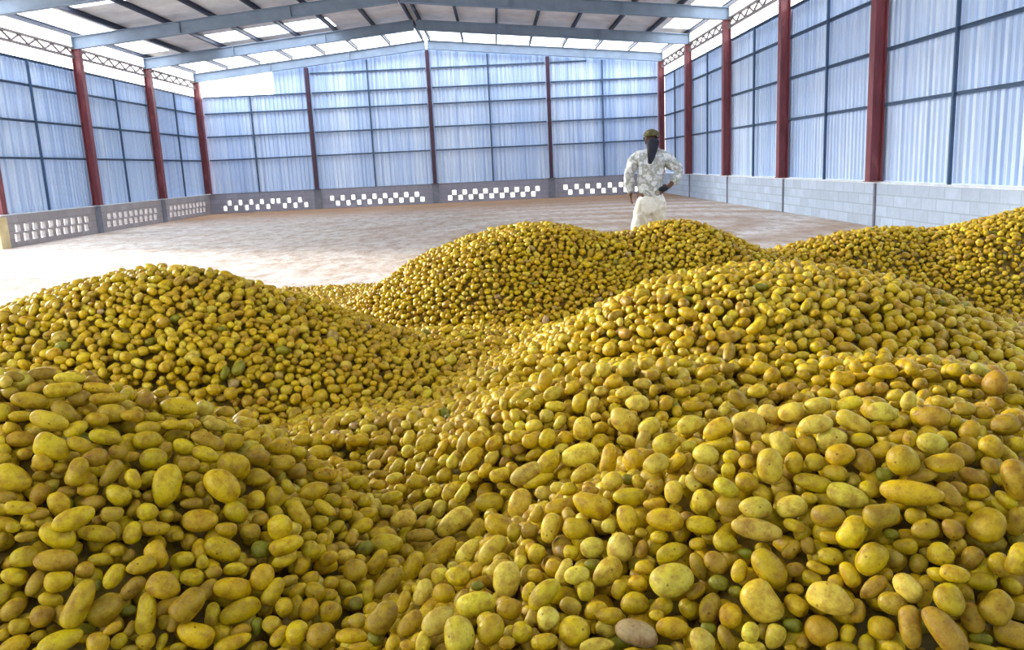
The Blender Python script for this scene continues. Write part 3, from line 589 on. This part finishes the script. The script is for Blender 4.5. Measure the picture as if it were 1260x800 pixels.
n1 = fill(7, .055, (Y0, 4.7), -.012, L_all, zonelimit=-.062, tries=4)
n2 = fill(10, .052, (4.7, Y1), -.012, L_all, zonelimit=-.012, tries=3)

# the nearest potatoes, each where the photograph shows it: ray from the lens to the heap, then resting on what lies below
ROWS = []
for x0, y0, sc_, txt in MEAS:
    for q in txt.replace('\n', '').split(';'):
        v = q.split(','); X, Y, L, W, A_ = [float(e) for e in v[:5]]
        ROWS.append([x0+X/sc_, y0+Y/sc_, L/sc_, W/sc_, math.radians(A_), v[5], int(v[6]) if len(v) > 6 else 0, 0.0])
for q in ROWS: q[7] = q[2]*q[3]
order = sorted(range(len(ROWS)), key=lambda k: -ROWS[k][7]); big = set(order[:300])
SPOTS = []
for k in sorted(range(len(ROWS)), key=lambda k: (ROWS[k][6], ROWS[k][7])):
    px, py, L, W, an, tone, fl, area = ROWS[k]
    d = CF+CR*(px-630)/F+CU*(400-py)/F; dn = d/np.linalg.norm(d)
    t = .8
    while t < 9:
        p = CP+d*t
        if p[2] < hat(float(p[0]), float(p[1]))-.004: break
        t += .01
    if t >= 8.9: continue
    rr_ = np.cross(dn, CU); rr_ /= np.linalg.norm(rr_); uu_ = np.cross(rr_, dn)
    if np.dot(rr_, CR) < 0: rr_ = -rr_
    maj = rr_*math.cos(an)+uu_*math.sin(an); mnr = np.cross(dn, maj)
    Rm = rotm([maj, mnr, np.cross(maj, mnr)])
    r0 = np.random.default_rng(900+k)
    def at(t):
        return CP+d*t, np.array([L/2, W/2, W/2*.86])*t/F*1.03
    ax0 = at(t)[1]; nx, ny, bot, top = kern(Rm, ax0)
    best = t-.035-.012*fl
    for s in range(20):
        tt = t-.035-.012*fl+s*.005
        p, ax = at(tt); i = int((p[1]-Y0)/RES); j = int((p[0]-X0)/RES)
        if i-ny < 0 or j-nx < 0 or i+ny+1 > HM.shape[0] or j+nx+1 > HM.shape[1]: break
        pen = float((HM[i-ny:i+ny+1, j-nx:j+nx+1]-bot).max())-p[2]
        if pen > .005 or tt > t+.035: break
        best = tt
    p, ax = at(best); i = int((p[1]-Y0)/RES); j = int((p[0]-X0)/RES)
    if not (i-ny < 0 or j-nx < 0 or i+ny+1 > HM.shape[0] or j+nx+1 > HM.shape[1]):
        P_ = HM[i-ny:i+ny+1, j-nx:j+nx+1]; np.maximum(P_, p[2]+top, out=P_)
    SPOTS.append((k, p, Rm, ax, int(r0.integers(16)), colour(tone, r0), best))
n3 = fill(2, .04, (Y0, 4.7), -.02, L_small, zonelimit=-.034, tries=6, only_zone=True)
print('POTATOES', n1, n2, len(SPOTS), n3)

def add_attrs(me, skin, own):
    a = me.attributes.new('skin', 'FLOAT_COLOR', 'POINT'); c4 = np.ones((len(skin), 4), np.float32); c4[:, :3] = skin; a.data.foreach_set('color', c4.ravel())
    b = me.attributes.new('own', 'FLOAT_VECTOR', 'POINT'); b.data.foreach_set('vector', own.astype(np.float32).ravel())
def mesh_np(name, V, Fc, skin, own, smooth_n=None):
    me = bpy.data.meshes.new(name)
    me.vertices.add(len(V)); me.vertices.foreach_set('co', V.astype(np.float32).ravel())
    me.loops.add(Fc.size); me.loops.foreach_set('vertex_index', Fc.astype(np.int32).ravel())
    me.polygons.add(len(Fc)); me.polygons.foreach_set('loop_start', np.arange(0, Fc.size, 3, dtype=np.int32))
    me.update(calc_edges=True); me.shade_smooth()
    add_attrs(me, skin, own); me.materials.append(M['potato']); me.validate(); return me

rest = [(p, R_, ax, s, c) for (p, R_, ax, s, c) in PLACED] + [(p, R_, ax, s, c) for (k, p, R_, ax, s, c, t) in SPOTS if k not in big]
VV, FF, SS, OO = [], [], [], []; off = 0
for e, (p, R_, ax, s, c) in enumerate(rest):
    dist = np.linalg.norm(p-CP); lv = 3 if dist < 2.3 else (2 if dist < 6.5 else 1)
    if lv == 3 and hat(float(p[0]), float(p[1]))-p[2] > .07: lv = 2
    pv = PROTO[lv][s]; k_ = 1.0 if lv > 1 else 1.06
    VV.append((pv*ax*k_) @ R_.T+p); FF.append(LV[lv][1]+off); off += len(pv)
    SS.append(np.broadcast_to(c, pv.shape)); OO.append(LV[lv][0]*(ax/.03)*.9+rng.uniform(0, 60, 3))
# heart of the heaps (plain sheet, shade of the gaps painted in as dark colour), part of the same heap
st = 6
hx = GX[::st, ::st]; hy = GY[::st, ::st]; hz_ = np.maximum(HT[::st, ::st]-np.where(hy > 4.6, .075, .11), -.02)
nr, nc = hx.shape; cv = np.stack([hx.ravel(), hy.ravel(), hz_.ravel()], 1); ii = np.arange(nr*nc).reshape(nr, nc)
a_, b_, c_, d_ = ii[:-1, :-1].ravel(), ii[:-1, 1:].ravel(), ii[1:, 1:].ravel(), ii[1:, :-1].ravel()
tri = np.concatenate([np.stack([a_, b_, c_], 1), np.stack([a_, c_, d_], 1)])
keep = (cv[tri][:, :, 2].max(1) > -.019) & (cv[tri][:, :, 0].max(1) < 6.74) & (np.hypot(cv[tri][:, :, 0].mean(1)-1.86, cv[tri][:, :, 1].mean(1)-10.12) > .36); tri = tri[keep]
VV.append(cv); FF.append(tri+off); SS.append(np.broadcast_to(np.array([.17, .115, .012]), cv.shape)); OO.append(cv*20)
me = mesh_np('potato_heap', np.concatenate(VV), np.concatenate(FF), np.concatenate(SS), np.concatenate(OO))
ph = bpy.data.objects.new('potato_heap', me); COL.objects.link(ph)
tag(ph, 'heaps of loose yellow potatoes covering the floor in front of the person', 'potatoes', kind='stuff')

# the 300 that show largest, one object each
HN = lambda px, py: 'front left heap' if px < 470-max(0, py-590)*.62 else 'front right heap'
TN = {'y': ['yellow', 'yellow', 'golden yellow', 'olive yellow'], 'p': ['pale yellow'], 't': ['tan', 'brownish', 'dull yellow'], 'g': ['green-tinged'], 'v': ['greyish pink']}
seen_l = {}
SPECIAL = {}
for k, p, R_, ax, s, c, t in sorted(SPOTS):
    if k not in big: continue
    px, py, L, W, an, tone, fl, area = ROWS[k]
    pv = PROTO[3 if area < 1100 else 4][s]; lv = 3 if area < 1100 else 4
    me = mesh_np('potato', (pv*ax) @ R_.T, LV[lv][1], np.broadcast_to(c, pv.shape), LV[lv][0]*(ax/.03)*.9+np.random.default_rng(k).uniform(0, 60, 3))
    o = bpy.data.objects.new('potato', me); COL.objects.link(o); o.location = p
    el = L/W; deg = math.degrees(an) % 180
    size = 'very large' if area > 1750 else 'large' if area > 1150 else 'medium' if area > 700 else 'small'
    shp = 'round' if el < 1.16 else 'egg-shaped' if el < 1.4 else 'oval' if el < 1.75 else 'long'
    lie = '' if el < 1.16 else (' lying level' if deg < 16 or deg > 164 else ' upright' if 66 < deg < 114 else ' slanting up' if deg <= 66 else ' slanting down')
    col = TN[tone][0] if tone != 'y' else ('golden yellow' if c[1]/c[0] < .70 else 'yellow' if c[1]/c[0] < .76 else 'olive yellow')
    xp, yp = round(px/12.6), round(py/8)
    lb = f"{size} {shp} {col} potato{lie}, {HN(px, py)}, {xp}% across, {yp}% down the photo"
    if lb in seen_l: lb = f"{size} {shp} {col} potato{lie}, {HN(px, py)}, {px/12.6:.1f}% across, {py/8:.1f}% down the photo"
    if len(lb.split()) > 16: lb = lb.replace(' the photo', '')
    if len(lb.split()) > 16: lb = lb.replace('golden yellow', 'yellow').replace('olive yellow', 'yellow').replace('pale yellow', 'pale').replace('greyish pink', 'pinkish')
    seen_l[lb] = 1
    tag(o, lb, 'potato', 'potatoes on the near heaps')

# ------------------------------------------------------------------ the person
def skin_obj(name, verts, edges, radii, mat, parent=None, root=0, sub=2, loc=(0, 0, 0)):
    me = bpy.data.meshes.new(name); me.from_pydata(verts, edges, [])
    o = bpy.data.objects.new(name, me); COL.objects.link(o)
    sk = o.modifiers.new('skin', 'SKIN'); sk.use_smooth_shade = True
    for i, r_ in enumerate(radii):
        sv = me.skin_vertices[0].data[i]; sv.radius = r_ if isinstance(r_, tuple) else (r_, r_); sv.use_root = (i == root)
    sb = o.modifiers.new('sub', 'SUBSURF'); sb.levels = sub; sb.render_levels = sub
    me.materials.append(mat); o.location = loc
    if parent: o.parent = parent
    return o
MAN = (1.88, 10.12, 0.0)
skinm = mat_simple('dark_brown_skin', lin((92, 62, 46)), .6, 0, .1, 12)
jack = mat_camo('pale_camouflage_cloth', [lin((188, 194, 200)), lin((140, 144, 140)), lin((214, 219, 226))], 13)
trou = mat_camo('pale_khaki_cloth', [lin((214, 216, 212)), lin((190, 186, 170)), lin((228, 230, 228))], 6)
capm = mat_camo('olive_cap_cloth', [lin((88, 88, 60)), lin((66, 64, 46)), lin((106, 102, 72))], 30)
dark = mat_simple('dark_navy_cloth', lin((30, 34, 50)), .9, 0, .2, 20)
boot = mat_simple('brown_boot_leather', lin((70, 52, 38)), .6, 0, .1, 20)
# body: x to the right as seen from behind, y away from the lens
V = [(0, 0, .94), (0, -.01, 1.10), (.0, -.01, 1.28), (.005, 0, 1.42), (.02, 0, 1.50), (.028, .015, 1.57), (.030, .03, 1.64), (.030, .03, 1.69),   # 0-7
     (-.13, 0, 1.42), (-.20, 0, 1.39), (-.265, -.01, 1.20), (-.24, .03, 1.00), (-.235, .04, .95),        # 8-12 left arm
     (.14, 0, 1.42), (.22, 0, 1.39), (.37, -.03, 1.24), (.22, -.10, 1.055), (.17, -.115, 1.03),            # 13-17 right arm, hand on hip
     (-.10, 0, .88), (-.163, .02, .50), (-.186, -.02, .10), (-.186, .08, .04),                                 # 18-21
     (.08, 0, .88), (.113, .02, .50), (.122, -.02, .10), (.122, .08, .04)]
E_ = [(0, 1), (1, 2), (2, 3), (3, 4), (4, 5), (5, 6), (6, 7), (3, 8), (8, 9), (9, 10), (10, 11), (11, 12), (3, 13), (13, 14), (14, 15), (15, 16), (16, 17),
      (0, 18), (18, 19), (19, 20), (20, 21), (0, 22), (22, 23), (23, 24), (24, 25)]
Rr = [(.15, .11), (.13, .095), (.15, .11), (.12, .09), (.05, .05), (.066, .075), (.078, .095), (.06, .075),
      (.075, .07), (.058, .058), (.042, .042), (.030, .030), (.040, .022), (.075, .07), (.058, .058), (.042, .042), (.030, .030), (.036, .022),
      (.09, .09), (.062, .062), (.042, .042), (.042, .03), (.09, .09), (.062, .062), (.042, .042), (.042, .03)]
def add_fingers(base, dirv, side, thumb, Lf=.075):
    """four unequal bent fingers and a thumb from the side of the palm"""
    d = Vector(dirv).normalized(); s = Vector(side).normalized(); dn = d.cross(s).normalized(); b0 = Vector(V[base])
    for q, (o_, l_) in enumerate(((-.027, .82), (-.009, .97), (.009, 1.0), (.027, .9))):
        p = b0+d*.028+s*o_; n0 = len(V)
        V.append(tuple(p)); V.append(tuple(p+d*Lf*.5*l_+dn*.006)); V.append(tuple(p+d*Lf*l_*.92+dn*.024))
        E_.extend([(base, n0), (n0, n0+1), (n0+1, n0+2)]); Rr.extend([.0095, .0085, .0075])
    n0 = len(V); p = b0-d*.012+s*thumb*.034
    V.append(tuple(p)); V.append(tuple(p+d*.03+s*thumb*.018)); V.append(tuple(p+d*.056+s*thumb*.02+dn*.01))
    E_.extend([(base, n0), (n0, n0+1), (n0+1, n0+2)]); Rr.extend([.012, .010, .0085])
add_fingers(12, (.02, .05, -1), (0, 1, 0), 1)
add_fingers(17, (-1, .1, -.35), (.1, .1, 1), 1)
# nose, chin and ears on the head (turned away and a little down)
n0 = len(V); V += [(.031, .125, 1.625), (.030, .10, 1.575), (-.050, .03, 1.628), (.112, .03, 1.628)]
E_ += [(6, n0), (5, n0+1), (6, n0+2), (6, n0+3)]; Rr += [.014, .03, (.012, .022), (.012, .022)]
person = skin_obj('person', V, E_, Rr, skinm, sub=2, loc=MAN)
tag(person, 'person seen from behind in pale camouflage jacket, one hand on hip, beyond the heaps', 'person')
face = bpy.data.meshes.new('eye'); 
for sx in (-.001, .060):
    bm = bmesh.new(); bmesh.ops.create_uvsphere(bm, u_segments=12, v_segments=8, radius=.011); m_ = bpy.data.meshes.new('eye'); bm.to_mesh(m_); bm.free(); m_.shade_smooth()
    m_.materials.append(M['coping']); e = bpy.data.objects.new('eye', m_); COL.objects.link(e); e.parent = person; e.location = (sx, .113, 1.645)
bm = bmesh.new(); bmesh.ops.create_uvsphere(bm, u_segments=12, v_segments=8, radius=1); bmesh.ops.scale(bm, vec=(.026, .008, .007), verts=bm.verts)
m_ = bpy.data.meshes.new('mouth'); bm.to_mesh(m_); bm.free(); m_.materials.append(mat_simple('lip', lin((110, 60, 54)), .5)); e = bpy.data.objects.new('mouth', m_); COL.objects.link(e); e.parent = person; e.location = (.030, .122, 1.585)
# jacket
JV = [(0, 0, .90), (0, -.012, 1.10), (0, -.015, 1.27), (.005, -.005, 1.40), (.012, 0, 1.475),
      (-.13, 0, 1.41), (-.205, 0, 1.375), (-.268, -.01, 1.20), (-.240, .032, .985),
      (.14, 0, 1.41), (.225, 0, 1.375), (.372, -.03, 1.235), (.245, -.09, 1.075)]
JE = [(0, 1), (1, 2), (2, 3), (3, 4), (3, 5), (5, 6), (6, 7), (7, 8), (3, 9), (9, 10), (10, 11), (11, 12)]
JR = [(.185, .15), (.175, .135), (.19, .145), (.155, .12), (.075, .07), (.10, .095), (.085, .085), (.068, .068), (.056, .056), (.10, .095), (.085, .085), (.068, .068), (.056, .056)]
jk = skin_obj('jacket', JV, JE, JR, jack, person, sub=3); jk['label'] = 'pale grey camouflage jacket with rumpled sleeves'
tx = bpy.data.textures.new('crumple', 'CLOUDS'); tx.noise_scale = .11
dm = jk.modifiers.new('crumple', 'DISPLACE'); dm.texture = tx; dm.strength = .05; dm.mid_level = .5; dm.texture_coords = 'LOCAL'
tr_ = skin_obj('trousers', [(0, 0, 1.03), (0, 0, .88), (-.098, 0, .80), (-.165, .015, .50), (-.19, -.015, .14), (.105, 0, .80), (.115, .015, .50), (.125, -.015, .14)],
         [(0, 1), (1, 2), (2, 3), (3, 4), (1, 5), (5, 6), (6, 7)], [(.165, .13), (.155, .13), (.098, .11), (.080, .09), (.078, .09), (.098, .11), (.080, .09), (.078, .09)], trou, person, root=1)
dm = tr_.modifiers.new('crumple', 'DISPLACE'); dm.texture = tx; dm.strength = .035; dm.texture_coords = 'LOCAL'; tr_['label'] = 'baggy pale khaki trousers'
# cap with a brim turned away, scarf hanging from the nape, collar, belt, boots
bm = bmesh.new(); bmesh.ops.create_uvsphere(bm, u_segments=24, v_segments=14, radius=1)
bmesh.ops.delete(bm, geom=[v for v in bm.verts if v.co.z < -.12], context='VERTS')
bmesh.ops.scale(bm, vec=(.100, .118, .085), verts=bm.verts)
m_ = bpy.data.meshes.new('cap'); bm.to_mesh(m_); bm.free(); m_.shade_smooth(); m_.materials.append(capm)
cp = bpy.data.objects.new('cap', m_); COL.objects.link(cp); cp.parent = person; cp.location = (.030, .025, 1.665)
cp.modifiers.new('thick', 'SOLIDIFY').thickness = .006
bb = MB(); nseg = 12
for i in range(nseg+1):
    a = PI*i/nseg; 
    for r_, z in ((.092, 0), (.092+.07*math.sin(a), -.015-.01*math.sin(a))):
        bb.v.append((math.cos(a)*(.098 if r_ == .092 else .098+.0), math.sin(a)*.11+(r_-.092), z))
for i in range(nseg): bb.f.append((2*i, 2*i+1, 2*i+3, 2*i+2))
br = bb.build('cap_brim', capm, person, smooth=True); br.location = (.030, .028, 1.658); br.modifiers.new('thick', 'SOLIDIFY').thickness = .006
sc_ = skin_obj('scarf', [(.028, -.075, 1.65), (.025, -.085, 1.57), (.012, -.105, 1.49), (-.008, -.135, 1.41), (-.03, -.14, 1.33)],
         [(0, 1), (1, 2), (2, 3), (3, 4)], [(.078, .035), (.082, .04), (.066, .03), (.048, .022), (.024, .014)], dark, person); sc_['label'] = 'dark navy scarf hanging down the back of the neck'
co = skin_obj('collar', [(-.07, -.03, 1.49), (-.03, -.085, 1.51), (.07, -.085, 1.51), (.115, -.02, 1.50), (.09, .06, 1.49)], [(0, 1), (1, 2), (2, 3), (3, 4)], [.016, .018, .018, .022, .016], jack, person)
be = skin_obj('glove', [(.19, -.125, 1.035), (.13, -.155, 1.035), (.07, -.16, 1.02)], [(0, 1), (1, 2)], [.03, .035, .028], dark, person); be['label'] = 'dark cloth held at the hip'
for sx in (-.188, .123):
    b_ = skin_obj('boot', [(sx, -.03, .17), (sx, -.03, .06), (sx-.002, .06, .045), (sx-.004, .15, .038)], [(0, 1), (1, 2), (2, 3)], [.058, .056, .052, .040], boot, person)

# ------------------------------------------------------------------ light
w = bpy.data.worlds.new('sky'); SC.world = w; w.use_nodes = True; t = w.node_tree
bg = t.nodes['Background']; bg.inputs[1].default_value = SKY
tc = t.nodes.new('ShaderNodeTexCoord'); sp = t.nodes.new('ShaderNodeSeparateXYZ'); t.links.new(tc.outputs['Generated'], sp.inputs[0])
rp = t.nodes.new('ShaderNodeValToRGB'); rp.color_ramp.elements[0].position = .45; rp.color_ramp.elements[0].color = (1, .985, .95, 1)
rp.color_ramp.elements[1].position = 1; rp.color_ramp.elements[1].color = (.80, .89, 1, 1)
mp = t.nodes.new('ShaderNodeMath'); mp.operation = 'MULTIPLY_ADD'; mp.inputs[1].default_value = .5; mp.inputs[2].default_value = .5
t.links.new(sp.outputs[2], mp.inputs[0]); t.links.new(mp.outputs[0], rp.inputs[0]); t.links.new(rp.outputs[0], bg.inputs[0])
sd = bpy.data.lights.new('sun', 'SUN'); so = bpy.data.objects.new('sun', sd); COL.objects.link(so)
sd.energy = SUN; sd.angle = math.radians(SUNANG); sd.color = (1, .95, .88)
so.rotation_euler = Vector(SUNDIR).to_track_quat('Z', 'Y').to_euler()
SC.view_settings.view_transform = 'Standard'; SC.view_settings.look = 'None'; SC.view_settings.gamma = 1; SC.view_settings.exposure = EXPO
try: SC.view_settings.use_curve_mapping = False
except Exception: pass
SC.cycles.use_denoising = True; SC.cycles.max_bounces = 8; SC.cycles.diffuse_bounces = 5; SC.cycles.transparent_max_bounces = 12
